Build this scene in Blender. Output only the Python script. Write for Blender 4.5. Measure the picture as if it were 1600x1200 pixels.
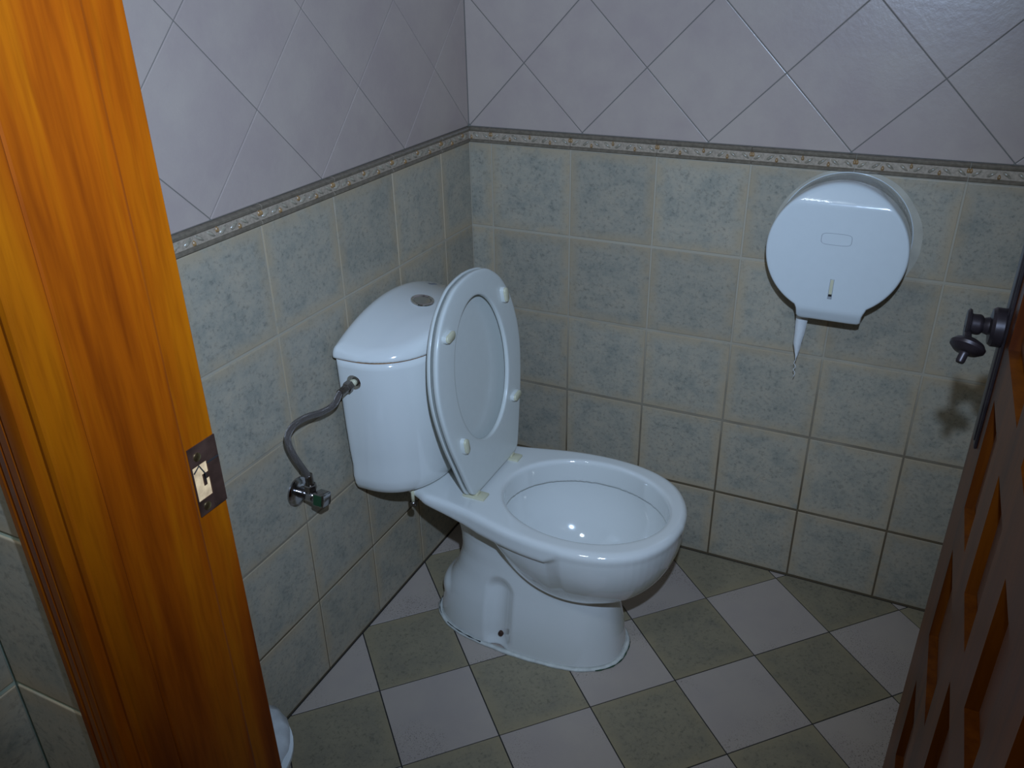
import bpy, bmesh, math, random
import numpy as np
from mathutils import Vector, Matrix
random.seed(7)
for o in list(bpy.data.objects): bpy.data.objects.remove(o, do_unlink=True)
SC = bpy.context.scene
COL = SC.collection
PI = math.pi

# ------------------------------------------------------------------ camera
cam_d = bpy.data.cameras.new('camera'); cam = bpy.data.objects.new('camera', cam_d); COL.objects.link(cam)
cam_d.sensor_width = 36.0; cam_d.lens = 36.0 * 1314.6 / 1600.0; cam_d.clip_start = 0.01
CAM = Vector((0.9717, -1.7868, 1.4033))
yaw, pit, rol = 2.0246, -0.4741, -0.0189
d = Vector((math.cos(pit)*math.cos(yaw), math.cos(pit)*math.sin(yaw), math.sin(pit)))
rt = d.cross(Vector((0, 0, 1))).normalized(); up = rt.cross(d)
r2 = rt*math.cos(rol) + up*math.sin(rol); u2 = -rt*math.sin(rol) + up*math.cos(rol)
m = Matrix((r2, u2, -d)).transposed().to_4x4(); m.translation = CAM
cam.matrix_world = m
SC.camera = cam

# ------------------------------------------------------------------ world, light, exposure
w = bpy.data.worlds.new('world'); SC.world = w; w.use_nodes = True
w.node_tree.nodes['Background'].inputs[0].default_value = (1.0, 0.9, 0.8, 1)
w.node_tree.nodes['Background'].inputs[1].default_value = 0.05
fl = bpy.data.lights.new('camera_flash', 'SPOT'); flo = bpy.data.objects.new('camera_flash', fl); COL.objects.link(flo)
fl.energy = 92.0; fl.color = (0.50, 0.69, 1.0); fl.shadow_soft_size = 0.012
fl.spot_size = math.radians(98); fl.spot_blend = 1.0
mf = (m @ Matrix.Rotation(math.radians(7.5), 4, 'X') @ Matrix.Rotation(math.radians(5), 4, 'Y')).copy(); mf.translation = CAM + r2*0.045 + u2*0.17 + d*0.02
flo.matrix_world = mf
al = bpy.data.lights.new('lobby_fill_light', 'AREA'); alo = bpy.data.objects.new('lobby_fill_light', al); COL.objects.link(alo)  # added fill to brighten the lobby tiles, not a known ceiling lamp
al.energy = 6.5; al.color = (0.78, 0.90, 1.0); al.size = 0.25; alo.location = (.50, -2.05, 2.42)
SC.view_settings.view_transform = 'Standard'; SC.view_settings.look = 'None'
SC.view_settings.gamma = 1.0; SC.view_settings.use_curve_mapping = False
SC.view_settings.exposure = 0.0

# ------------------------------------------------------------------ node helpers
def mat(name):
    mm = bpy.data.materials.new(name); mm.use_nodes = True
    nt = mm.node_tree; b = nt.nodes['Principled BSDF']
    return mm, nt, b
def N(nt, t, **k):
    n = nt.nodes.new(t)
    for a, v in k.items():
        if a in n.inputs: n.inputs[a].default_value = v
        else: setattr(n, a, v)
    return n
def L(nt, a, b): nt.links.new(a, b)
def ramp(nt, fac, stops):
    r = nt.nodes.new('ShaderNodeValToRGB'); el = r.color_ramp.elements
    el[0].position, el[0].color = stops[0][0], (*stops[0][1], 1)
    el[1].position, el[1].color = stops[-1][0], (*stops[-1][1], 1)
    for p, c in stops[1:-1]:
        e = el.new(p); e.color = (*c, 1)
    L(nt, fac, r.inputs[0]); return r.outputs[0]
def simple(name, col, rough=.4, metal=0, coat=0, spec=.5, noise=0, bump=0, scale=60):
    mm, nt, b = mat(name)
    b.inputs['Roughness'].default_value = rough; b.inputs['Metallic'].default_value = metal
    b.inputs['Coat Weight'].default_value = coat; b.inputs['Coat Roughness'].default_value = .08
    b.inputs['Specular IOR Level'].default_value = spec
    tc = N(nt, 'ShaderNodeTexCoord'); n = N(nt, 'ShaderNodeTexNoise', Scale=scale, Detail=5.0)
    L(nt, tc.outputs['Object'], n.inputs['Vector'])
    k = noise
    L(nt, ramp(nt, n.outputs['Fac'], [(.3, tuple(c*(1-k) for c in col)), (.7, tuple(min(1, c*(1+k)) for c in col))]), b.inputs['Base Color'])
    if bump:
        bp = N(nt, 'ShaderNodeBump', Strength=bump, Distance=.001); L(nt, n.outputs['Fac'], bp.inputs['Height']); L(nt, bp.outputs[0], b.inputs['Normal'])
    return mm
def rnd_coord(nt):
    tc = N(nt, 'ShaderNodeTexCoord'); oi = N(nt, 'ShaderNodeObjectInfo')
    s = N(nt, 'ShaderNodeMath', operation='MULTIPLY'); s.inputs[1].default_value = 37.0; L(nt, oi.outputs['Random'], s.inputs[0])
    a = N(nt, 'ShaderNodeVectorMath', operation='ADD'); L(nt, tc.outputs['Object'], a.inputs[0])
    cb = N(nt, 'ShaderNodeCombineXYZ')
    for i in range(3): L(nt, s.outputs[0], cb.inputs[i])
    L(nt, cb.outputs[0], a.inputs[1]); return tc, oi, a.outputs[0]
def edge_mask(nt, tc, lo, hi):
    sx = N(nt, 'ShaderNodeSeparateXYZ'); L(nt, tc.outputs['Object'], sx.inputs[0])
    ax = N(nt, 'ShaderNodeMath', operation='ABSOLUTE'); L(nt, sx.outputs[0], ax.inputs[0])
    ay = N(nt, 'ShaderNodeMath', operation='ABSOLUTE'); L(nt, sx.outputs[1], ay.inputs[0])
    mx = N(nt, 'ShaderNodeMath', operation='MAXIMUM'); L(nt, ax.outputs[0], mx.inputs[0]); L(nt, ay.outputs[0], mx.inputs[1])
    mr = N(nt, 'ShaderNodeMapRange'); mr.inputs[1].default_value = lo; mr.inputs[2].default_value = hi
    L(nt, mx.outputs[0], mr.inputs[0]); return mr.outputs[0]
def mixc(nt, fac, a, b, blend='MIX'):
    mx = N(nt, 'ShaderNodeMix', data_type='RGBA', blend_type=blend)
    if isinstance(fac, float): mx.inputs[0].default_value = fac
    else: L(nt, fac, mx.inputs[0])
    for i, v in ((6, a), (7, b)):
        if isinstance(v, tuple): mx.inputs[i].default_value = (*v, 1)
        else: L(nt, v, mx.inputs[i])
    return mx.outputs[2]

def stone_tile(name, c1, c2, c3, edge, rough=.42, lo=.072, hi=.1, espec=.35):
    mm, nt, b = mat(name); tc, oi, v = rnd_coord(nt)
    n1 = N(nt, 'ShaderNodeTexNoise', Scale=17.0, Detail=10.0, Roughness=.82); L(nt, v, n1.inputs['Vector'])
    n2 = N(nt, 'ShaderNodeTexNoise', Scale=130.0, Detail=4.0, Roughness=.7); L(nt, v, n2.inputs['Vector'])
    n3 = N(nt, 'ShaderNodeTexNoise', Scale=30.0, Detail=3.0); L(nt, v, n3.inputs['Vector'])
    base = ramp(nt, n1.outputs['Fac'], [(.32, c1), (.5, c2), (.68, c3)])
    spk = ramp(nt, n2.outputs['Fac'], [(.30, (.52, .54, .55)), (.48, (1, 1, 1)), (.75, (1.0, 1.0, 1.0))])
    base = mixc(nt, .8, base, spk, 'MULTIPLY')
    em = edge_mask(nt, tc, lo, hi)
    jm = N(nt, 'ShaderNodeMath', operation='MULTIPLY'); L(nt, em, jm.inputs[0])
    k = N(nt, 'ShaderNodeMapRange'); k.inputs[1].default_value = .25; k.inputs[2].default_value = .55; L(nt, n3.outputs['Fac'], k.inputs[0])
    L(nt, k.outputs[0], jm.inputs[1])
    base = mixc(nt, jm.outputs[0], base, edge)
    hv = N(nt, 'ShaderNodeHueSaturation'); L(nt, base, hv.inputs['Color'])
    mr = N(nt, 'ShaderNodeMapRange'); mr.inputs[3].default_value = .92; mr.inputs[4].default_value = 1.08; L(nt, oi.outputs['Random'], mr.inputs[0]); L(nt, mr.outputs[0], hv.inputs['Value'])
    L(nt, hv.outputs[0], b.inputs['Base Color'])
    b.inputs['Roughness'].default_value = rough; b.inputs['Specular IOR Level'].default_value = espec
    bp = N(nt, 'ShaderNodeBump', Strength=.25, Distance=.0006); L(nt, n2.outputs['Fac'], bp.inputs['Height']); L(nt, bp.outputs[0], b.inputs['Normal'])
    return mm
M = {}
M['grey_tile'] = stone_tile('grey_green_tile', (.235, .235, .195), (.365, .325, .250), (.44, .365, .265), (.42, .325, .21))
M['floor_grey'] = stone_tile('floor_grey_tile', (.225, .195, .14), (.285, .24, .158), (.325, .27, .175), (.33, .265, .16), rough=.5)

def pale_tile(name, c1, c2, bump, rough, specks=False, bs=90.0):
    mm, nt, b = mat(name); tc, oi, v = rnd_coord(nt)
    n1 = N(nt, 'ShaderNodeTexNoise', Scale=9.0, Detail=5.0, Roughness=.6); L(nt, v, n1.inputs['Vector'])
    n2 = N(nt, 'ShaderNodeTexNoise', Scale=bs, Detail=3.0, Roughness=.6); L(nt, v, n2.inputs['Vector'])
    base = ramp(nt, n1.outputs['Fac'], [(.35, c1), (.65, c2)])
    if specks:
        n3 = N(nt, 'ShaderNodeTexNoise', Scale=420.0, Detail=2.0); L(nt, v, n3.inputs['Vector'])
        n4 = N(nt, 'ShaderNodeTexNoise', Scale=7.0, Detail=1.0); L(nt, v, n4.inputs['Vector'])
        s1 = ramp(nt, n3.outputs['Fac'], [(.60, (0, 0, 0)), (.68, (1, 1, 1))])
        s2 = ramp(nt, n4.outputs['Fac'], [(.48, (0, 0, 0)), (.62, (1, 1, 1))])
        base = mixc(nt, mixc(nt, 1.0, s1, s2, 'MULTIPLY'), base, (.10, .075, .05))
    L(nt, base, b.inputs['Base Color'])
    b.inputs['Roughness'].default_value = rough; b.inputs['Specular IOR Level'].default_value = .5
    bp = N(nt, 'ShaderNodeBump', Strength=bump, Distance=.0012); L(nt, n2.outputs['Fac'], bp.inputs['Height']); L(nt, bp.outputs[0], b.inputs['Normal'])
    return mm
M['pale_tile'] = pale_tile('pale_pink_wall_tile', (.41, .32, .28), (.455, .365, .305), .25, .30)
M['floor_pale'] = pale_tile('pale_floor_tile', (.44, .36, .31), (.48, .395, .325), .15, .45, True)

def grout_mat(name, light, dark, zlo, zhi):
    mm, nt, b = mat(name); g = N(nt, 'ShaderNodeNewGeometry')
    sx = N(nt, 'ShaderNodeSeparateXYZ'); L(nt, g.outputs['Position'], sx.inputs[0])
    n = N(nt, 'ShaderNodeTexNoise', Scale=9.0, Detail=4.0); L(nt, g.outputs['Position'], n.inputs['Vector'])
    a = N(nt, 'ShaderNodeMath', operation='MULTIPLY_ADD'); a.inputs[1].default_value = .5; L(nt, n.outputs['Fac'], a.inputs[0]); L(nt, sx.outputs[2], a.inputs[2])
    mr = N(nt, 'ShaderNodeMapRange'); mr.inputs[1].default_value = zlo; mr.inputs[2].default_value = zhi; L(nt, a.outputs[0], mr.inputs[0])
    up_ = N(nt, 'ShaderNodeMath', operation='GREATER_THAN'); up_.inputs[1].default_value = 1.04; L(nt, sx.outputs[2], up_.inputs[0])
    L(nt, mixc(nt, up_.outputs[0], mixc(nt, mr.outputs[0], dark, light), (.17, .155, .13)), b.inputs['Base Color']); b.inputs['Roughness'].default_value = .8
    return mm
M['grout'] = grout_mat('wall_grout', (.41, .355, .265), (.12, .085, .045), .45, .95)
M['pale_grout'] = simple('pale_green_grout', (.42, .47, .36), .8, noise=.1)
M['floor_grout'] = simple('dark_floor_grout', (.022, .020, .018), .8, noise=.4)
M['plaster'] = simple('plaster', (.6, .58, .54), .8)
M['porcelain'] = simple('porcelain', (.74, .74, .70), .07, coat=1.0, noise=.01, scale=4)
M['seat_plastic'] = simple('white_seat_plastic', (.66, .67, .62), .22, noise=.01)
M['cream'] = simple('aged_cream_plastic', (.62, .58, .40), .35, noise=.04)
M['chrome'] = simple('chrome', (.42, .40, .40), .14, 1, noise=.05)
M['dull_chrome'] = simple('dull_chrome', (.22, .19, .165), .28, 1, noise=.25, scale=120)
M['iron'] = simple('dark_iron', (.035, .026, .028), .38, .5, noise=.3)
M['bronze'] = simple('brown_plate_metal', (.115, .062, .045), .38, .7, noise=.4, scale=50)
M['brass'] = simple('brass_screw', (.55, .48, .25), .3, 1)
M['green'] = simple('green_plastic', (.012, .05, .02), .25)
M['bright_chrome'] = simple('bright_chrome', (.75, .75, .75), .1, 1)
M['raw_wood'] = simple('raw_splintered_wood', (.80, .48, .24), .7, noise=.35, bump=.6, scale=90)
M['dark'] = simple('dark_hollow', (.01, .01, .01), .8)
M['rust'] = simple('rust_stain', (.30, .14, .04), .7, noise=.4)
M['white_plastic'] = simple('glossy_white_plastic', (.66, .69, .68), .18, coat=.5, noise=.01)
M['sealant'] = simple('white_sealant', (.62, .62, .56), .5, noise=.15, bump=.5, scale=70)
M['mould'] = simple('green_mould', (.03, .07, .035), .8, noise=.5, scale=200)
M['paper'] = simple('toilet_tissue', (.70, .70, .68), .9, noise=.03, bump=.3)
M['logo'] = simple('blue_print', (.03, .05, .10), .4)
M['line_grey'] = simple('grey_line', (.34, .35, .36), .5)
M['bag'] = simple('bag_film', (.55, .56, .55), .3, noise=.12, bump=.8, scale=45)
mm, nt, b = mat('smoky_clear_plastic'); M['smoky'] = mm
b.inputs['Base Color'].default_value = (.78, .80, .80, 1); b.inputs['Roughness'].default_value = .12
b.inputs['Transmission Weight'].default_value = .85; b.inputs['IOR'].default_value = 1.2; b.inputs['Alpha'].default_value = .55
mm, nt, b = mat('glue_halo'); M['halo'] = mm
tc = N(nt, 'ShaderNodeTexCoord'); n = N(nt, 'ShaderNodeTexNoise', Scale=25.0, Detail=6.0); L(nt, tc.outputs['Object'], n.inputs['Vector'])
L(nt, ramp(nt, n.outputs['Fac'], [(.3, (.50, .45, .36)), (.7, (.64, .58, .46))]), b.inputs['Base Color']); b.inputs['Roughness'].default_value = .5
b.inputs['Alpha'].default_value = .75

def wood(name, axis='Z', dark=(.115, .018, .0002), mid=(.215, .043, .0004), light=(.315, .092, .0006), rough=.24):
    mm, nt, b = mat(name); tc = N(nt, 'ShaderNodeTexCoord'); mp = N(nt, 'ShaderNodeMapping')
    mp.inputs['Scale'].default_value = (1, 1, .07); L(nt, tc.outputs['Object'], mp.inputs[0])
    n0 = N(nt, 'ShaderNodeTexNoise', Scale=9.0, Detail=2.0); L(nt, mp.outputs[0], n0.inputs['Vector'])
    ad = N(nt, 'ShaderNodeVectorMath', operation='MULTIPLY_ADD'); ad.inputs[1].default_value = (.10, .10, .10); L(nt, n0.outputs['Color'], ad.inputs[0]); L(nt, mp.outputs[0], ad.inputs[2])
    n1 = N(nt, 'ShaderNodeTexNoise', Scale=26.0, Detail=4.0, Roughness=.55); L(nt, ad.outputs[0], n1.inputs['Vector'])
    n2 = N(nt, 'ShaderNodeTexNoise', Scale=210.0, Detail=3.0); L(nt, mp.outputs[0], n2.inputs['Vector'])
    base = ramp(nt, n1.outputs['Fac'], [(.28, dark), (.45, mid), (.72, light)])
    fine = ramp(nt, n2.outputs['Fac'], [(.32, (.68, .62, .5)), (.55, (1, 1, 1))])
    L(nt, mixc(nt, .55, base, fine, 'MULTIPLY'), b.inputs['Base Color'])
    b.inputs['Roughness'].default_value = .5; b.inputs['Specular IOR Level'].default_value = .1
    b.inputs['Coat Weight'].default_value = .35 if 'door' in name else .32; b.inputs['Coat Roughness'].default_value = rough
    return mm
M['wood'] = wood('varnished_pine')
M['door_wood'] = wood('varnished_door_wood', dark=(.055, .010, .0005), mid=(.12, .029, .001), light=(.18, .045, .001), rough=.3)

mm, nt, b = mat('braided_steel'); M['braid'] = mm
at = N(nt, 'ShaderNodeAttribute', attribute_name='huv')
w1 = N(nt, 'ShaderNodeTexWave', Scale=1.0, bands_direction='DIAGONAL'); 
mpa = N(nt, 'ShaderNodeMapping'); mpa.inputs['Scale'].default_value = (6, 8, 0); L(nt, at.outputs['Vector'], mpa.inputs[0]); L(nt, mpa.outputs[0], w1.inputs[0])
mpb = N(nt, 'ShaderNodeMapping'); mpb.inputs['Scale'].default_value = (-6, 8, 0); L(nt, at.outputs['Vector'], mpb.inputs[0])
w2 = N(nt, 'ShaderNodeTexWave', Scale=1.0, bands_direction='DIAGONAL'); L(nt, mpb.outputs[0], w2.inputs[0])
mxx = N(nt, 'ShaderNodeMath', operation='MULTIPLY'); L(nt, w1.outputs['Fac'], mxx.inputs[0]); L(nt, w2.outputs['Fac'], mxx.inputs[1])
L(nt, ramp(nt, mxx.outputs[0], [(.12, (.030, .020, .018)), (.55, (.90, .80, .74))]), b.inputs['Base Color'])
b.inputs['Metallic'].default_value = .8; b.inputs['Roughness'].default_value = .33
bp = N(nt, 'ShaderNodeBump', Strength=.8, Distance=.0008); L(nt, mxx.outputs[0], bp.inputs['Height']); L(nt, bp.outputs[0], b.inputs['Normal'])

# ------------------------------------------------------------------ mesh helpers
def obj(name, verts, faces, material, parent=None, smooth=False, mw=None):
    me = bpy.data.meshes.new(name)
    me.from_pydata([tuple(v) for v in verts], [], [tuple(f) for f in faces])
    me.materials.append(material); me.validate(); me.update()
    if smooth: me.polygons.foreach_set('use_smooth', [True]*len(me.polygons))
    o = bpy.data.objects.new(name, me); COL.objects.link(o)
    if mw is not None: o.matrix_world = mw
    if parent is not None: o.parent = parent; o.matrix_parent_inverse = parent.matrix_basis.inverted()
    return o
def inst(name, me, parent, mw):
    o = bpy.data.objects.new(name, me); COL.objects.link(o); o.matrix_world = mw
    if parent is not None: o.parent = parent
    return o
def from_bm(name, bm, material, parent=None, smooth=False, mw=None, angle=None):
    me = bpy.data.meshes.new(name); bmesh.ops.recalc_face_normals(bm, faces=bm.faces); bm.to_mesh(me); bm.free(); me.materials.append(material)
    if smooth: me.polygons.foreach_set('use_smooth', [True]*len(me.polygons))
    if angle: me.set_sharp_from_angle(angle=math.radians(angle))
    o = bpy.data.objects.new(name, me); COL.objects.link(o)
    if mw is not None: o.matrix_world = mw
    if parent is not None: o.parent = parent; o.matrix_parent_inverse = parent.matrix_basis.inverted()
    return o
def empty(name, loc, label, cat, group=None):
    o = bpy.data.objects.new(name, None); COL.objects.link(o); o.empty_display_size = .05
    o.location = loc; o['label'] = label; o['category'] = cat
    if group: o['group'] = group
    return o
_pending = []
def sub(o, parent):      # parent keeping world coordinates (parents are translated only)
    o.parent = parent; return o
def tag(o, label, cat, group=None):
    o['label'] = label; o['category'] = cat
    if group: o['group'] = group
    return o
def world_to(parent, co):
    return co
def bm_box(bm, a, b, bev=0, seg=2):
    vs = [bm.verts.new((x, y, z)) for x in (a[0], b[0]) for y in (a[1], b[1]) for z in (a[2], b[2])]
    F = [(0, 1, 3, 2), (4, 6, 7, 5), (0, 4, 5, 1), (2, 3, 7, 6), (0, 2, 6, 4), (1, 5, 7, 3)]
    fs = [bm.faces.new([vs[i] for i in f]) for f in F]
    if bev:
        es = list({e for f in fs for e in f.edges})
        bmesh.ops.bevel(bm, geom=es, offset=bev, segments=seg, profile=.5, affect='EDGES')
def box(name, a, b, material, parent=None, bev=0):
    bm = bmesh.new(); bm_box(bm, a, b, bev); return from_bm(name, bm, material, parent, smooth=bool(bev), angle=40 if bev else None)
def lathe(name, prof, material, parent=None, mw=None, seg=32, smooth=True, angle=35):
    # prof: (radius, height) along local Z
    V = []; Fc = []
    for r, h in prof:
        for i in range(seg):
            a = 2*PI*i/seg; V.append((r*math.cos(a), r*math.sin(a), h))
    n = len(prof)
    for j in range(n-1):
        for i in range(seg):
            k = (i+1) % seg; Fc.append((j*seg+i, j*seg+k, (j+1)*seg+k, (j+1)*seg+i))
    Fc.append(tuple(range(seg))[::-1]); Fc.append(tuple((n-1)*seg+i for i in range(seg)))
    o = obj(name, V, Fc, material, parent, smooth, mw)
    if angle: o.data.set_sharp_from_angle(angle=math.radians(angle))
    return o
def frame_mw(loc, z, x=None):
    z = Vector(z).normalized(); x = Vector(x) if x else (Vector((1, 0, 0)) if abs(z.x) < .9 else Vector((0, 1, 0)))
    x = (x - z*x.dot(z)).normalized(); y = z.cross(x)
    mm = Matrix((x, y, z)).transposed().to_4x4(); mm.translation = Vector(loc); return mm
def catmull(P, n, closed=False):
    P = [np.array(p, float) for p in P]; out = []
    m_ = len(P)
    rng = range(m_) if closed else range(m_-1)
    for i in rng:
        if closed: p0, p1, p2, p3 = P[i-1], P[i], P[(i+1) % m_], P[(i+2) % m_]
        else: p0, p1, p2, p3 = P[max(i-1, 0)], P[i], P[i+1], P[min(i+2, m_-1)]
        for k in range(n):
            t = k/n; out.append(.5*((2*p1)+(-p0+p2)*t+(2*p0-5*p1+4*p2-p3)*t*t+(-p0+3*p1-3*p2+p3)*t**3))
    if not closed: out.append(P[-1])
    return out
def tube(name, pts, rad, material, parent=None, seg=12, uv=False, cap=True):
    pts = [Vector(p) for p in pts]; V = []; Fc = []; U = []
    rads = rad if isinstance(rad, (list, tuple)) else [rad]*len(pts)
    T = (pts[1]-pts[0]).normalized(); A = T.orthogonal().normalized(); s = 0
    for j, p in enumerate(pts):
        t = ((pts[min(j+1, len(pts)-1)]-pts[max(j-1, 0)])).normalized()
        A = (A - t*A.dot(t)).normalized(); B = t.cross(A)
        if j: s += (p-pts[j-1]).length
        for i in range(seg):
            a = 2*PI*i/seg; V.append(p + (A*math.cos(a)+B*math.sin(a))*rads[j]); U.append((abs((i/seg)*2-1)*2, s/.03, 0))
    for j in range(len(pts)-1):
        for i in range(seg):
            k = (i+1) % seg; Fc.append((j*seg+i, j*seg+k, (j+1)*seg+k, (j+1)*seg+i))
    if cap: Fc.append(tuple(range(seg))[::-1]); Fc.append(tuple((len(pts)-1)*seg+i for i in range(seg)))
    o = obj(name, V, Fc, material, parent, True)
    if uv:
        at_ = o.data.attributes.new('huv', 'FLOAT_VECTOR', 'POINT'); at_.data.foreach_set('vector', [c for u in U for c in u])
    return o
def loft(name, rings, material, parent=None, close_a=True, close_b=True, smooth=True, angle=None, flip=False):
    n = len(rings[0]); V = [tuple(p) for r in rings for p in r]; Fc = []
    for j in range(len(rings)-1):
        for i in range(n):
            k = (i+1) % n; Fc.append((j*n+i, j*n+k, (j+1)*n+k, (j+1)*n+i))
    if close_a: Fc.append(tuple(range(n))[::-1])
    if close_b: Fc.append(tuple((len(rings)-1)*n+i for i in range(n)))
    bm = bmesh.new(); vs = [bm.verts.new(v) for v in V]
    for f in Fc:
        try: bm.faces.new([vs[i] for i in f])
        except ValueError: pass
    return from_bm(name, bm, material, parent, smooth, None, angle)
def extrude_profile(name, prof, z0, z1, material, parent=None, smooth=False, angle=None):
    return loft(name, [[(x, y, z0) for x, y in prof], [(x, y, z1) for x, y in prof]], material, parent, smooth=smooth, angle=angle)

# ------------------------------------------------------------------ surface nets for the ceramic
def isosurface(name, f, lo, hi, h, material, parent=None):
    lo = np.array(lo, float); hi = np.array(hi, float); n = np.ceil((hi-lo)/h).astype(int)+1
    ax = [lo[i]+h*np.arange(n[i]) for i in range(3)]
    X, Y, Z = np.meshgrid(*ax, indexing='ij'); D = f(X.ravel(), Y.ravel(), Z.ravel()).reshape(n)
    inside = D < 0
    c = n-1; cnt = np.zeros(c, int); acc = np.zeros((*c, 3)); 
    corners = [(i, j, k) for i in (0, 1) for j in (0, 1) for k in (0, 1)]
    sl = lambda o_: tuple(slice(o_[i], o_[i]+c[i]) for i in range(3))
    for a in corners:
        for dd in range(3):
            if a[dd]: continue
            b_ = list(a); b_[dd] = 1
            da, db = D[sl(a)], D[sl(b_)]; cr = (da < 0) != (db < 0)
            t = np.where(cr, da/np.where(cr, da-db, 1), 0)
            for i in range(3):
                acc[..., i] += np.where(cr, a[i] + (t if i == dd else 0), 0)
            cnt += cr
    act = cnt > 0; idx = -np.ones(c, int); idx[act] = np.arange(act.sum())
    ii = np.argwhere(act); V = lo + h*(ii + acc[act]/cnt[act][:, None])
    Q = []
    for dd in range(3):
        o1, o2 = (dd+1) % 3, (dd+2) % 3
        s0 = [slice(1, n[i]-1) for i in range(3)]; s0[dd] = slice(0, n[dd]-1)
        s1 = list(s0); s1[dd] = slice(1, n[dd])
        A = inside[tuple(s0)]; B = inside[tuple(s1)]
        for flip, msk in ((False, A & ~B), (True, ~A & B)):
            e = np.argwhere(msk)
            if not len(e): continue
            e = e + np.array([1 if i != dd else 0 for i in range(3)])
            def cell(a1, a2):
                q_ = e.copy(); q_[:, o1] -= a1; q_[:, o2] -= a2; return idx[tuple(q_.T)]
            q = np.stack([cell(1, 1), cell(0, 1), cell(0, 0), cell(1, 0)], 1)
            Q.append(q[:, ::-1] if flip else q)
    Q = np.concatenate(Q)
    e = h*.25
    for it in range(3):
        x, y, z = V.T; d0 = f(x, y, z)
        g = np.stack([f(x+e, y, z)-f(x-e, y, z), f(x, y+e, z)-f(x, y-e, z), f(x, y, z+e)-f(x, y, z-e)], 1)/(2*e)
        st = g*(d0/np.maximum((g*g).sum(1), .05))[:, None]
        L_ = np.linalg.norm(st, axis=1, keepdims=True); V = V - st*np.minimum(1, .6*h/np.maximum(L_, 1e-9))
    me = bpy.data.meshes.new(name); me.vertices.add(len(V)); me.vertices.foreach_set('co', V.astype(np.float32).ravel())
    me.loops.add(len(Q)*4); me.loops.foreach_set('vertex_index', Q.astype(np.int32).ravel())
    me.polygons.add(len(Q)); me.polygons.foreach_set('loop_start', np.arange(0, len(Q)*4, 4, dtype=np.int32))
    me.polygons.foreach_set('loop_total', np.full(len(Q), 4, np.int32))
    me.materials.append(material); me.update(calc_edges=True); me.validate()
    me.polygons.foreach_set('use_smooth', [True]*len(me.polygons))
    o = bpy.data.objects.new(name, me); COL.objects.link(o)
    if parent is not None: o.parent = parent
    return o
def smin(a, b, k):
    hh = np.clip(.5+.5*(b-a)/k, 0, 1); return b*(1-hh)+a*hh-k*hh*(1-hh)
def smax(a, b, k): return -smin(-a, -b, k)
def poly_sdf(px, py, P):
    P = np.asarray(P, float); d2 = np.full(px.shape, 1e9); ins = np.zeros(px.shape, bool)
    for i in range(len(P)):
        a, b_ = P[i-1], P[i]; ex, ey = b_-a; wx, wy = px-a[0], py-a[1]
        t = np.clip((wx*ex+wy*ey)/(ex*ex+ey*ey+1e-12), 0, 1); dx, dy = wx-ex*t, wy-ey*t
        d2 = np.minimum(d2, dx*dx+dy*dy)
        cnd = (a[1] > py) != (b_[1] > py)
        with np.errstate(divide='ignore', invalid='ignore'):
            xi = a[0]+(py-a[1])*ex/(ey if ey != 0 else 1e-12)
        ins ^= cnd & (px < xi)
    return np.where(ins, -1, 1)*np.sqrt(d2)

# ================================================================== SETTING
W = .2; RA, LB = .0573, .1362; TH = .2027; HB = 1.0075; TB = 1.0427; CR, CL, DD, DZ = .0033, .0009, .281, .0027
YD = -1.3137      # toilet side of the door wall
CEIL = 2.5; XR = 1.25
def struct(o): o['kind'] = 'structure'; return o
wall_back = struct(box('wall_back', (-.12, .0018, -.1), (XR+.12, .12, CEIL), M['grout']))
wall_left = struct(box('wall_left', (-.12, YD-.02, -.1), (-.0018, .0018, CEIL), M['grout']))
wall_right = struct(box('wall_right', (XR, YD-.02, -.1), (XR+.12, .0018, CEIL), M['plaster']))
floor = struct(box('floor', (-.12, -2.9, -.12), (2.1, .0018, -.0018), M['floor_grout']))
ceiling = struct(box('ceiling', (-.12, -2.9, CEIL), (2.1, .12, CEIL+.08), M['plaster']))
bm = bmesh.new()
YO = -1.456
bm_box(bm, (-.0018, YO+.0018, -.05), (.405, YD-.004, CEIL)); bm_box(bm, (1.175, YO+.0018, -.05), (2.1, YD-.004, CEIL)); bm_box(bm, (.405, YO+.0018, 2.10), (1.175, YD-.004, CEIL))
wall_front = struct(from_bm('wall_front', bm, M['pale_grout']))
wall_lobby = struct(box('wall_lobby_left', (.13, -2.9, -.05), (.2561, YO, CEIL), M['pale_grout']))
wall_lobby_r = struct(box('wall_lobby_right', (1.98, -2.9, -.05), (2.1, YO, CEIL), M['plaster']))

def clip_rect(P, x0, x1, y0, y1):
    def cl(P, f, ip):
        o_ = []
        for i in range(len(P)):
            a, b_ = P[i-1], P[i]
            if f(b_):
                if not f(a): o_.append(ip(a, b_))
                o_.append(b_)
            elif f(a): o_.append(ip(a, b_))
        return o_
    def ipx(v): return lambda a, b_: (v, a[1]+(b_[1]-a[1])*(v-a[0])/(b_[0]-a[0]))
    def ipy(v): return lambda a, b_: (a[0]+(b_[0]-a[0])*(v-a[1])/(b_[1]-a[1]), v)
    for f, ip in ((lambda p: p[0] >= x0, ipx(x0)), (lambda p: p[0] <= x1, ipx(x1)), (lambda p: p[1] >= y0, ipy(y0)), (lambda p: p[1] <= y1, ipy(y1))):
        if not P: return []
        P = cl(P, f, ip)
    Q = []
    for p in P:
        if not Q or math.hypot(p[0]-Q[-1][0], p[1]-Q[-1][1]) > 1e-5: Q.append(p)
    if len(Q) > 1 and math.hypot(Q[0][0]-Q[-1][0], Q[0][1]-Q[-1][1]) < 1e-5: Q.pop()
    return Q
def area(P): return .5*sum(P[i-1][0]*P[i][1]-P[i][0]*P[i-1][1] for i in range(len(P)))
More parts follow.
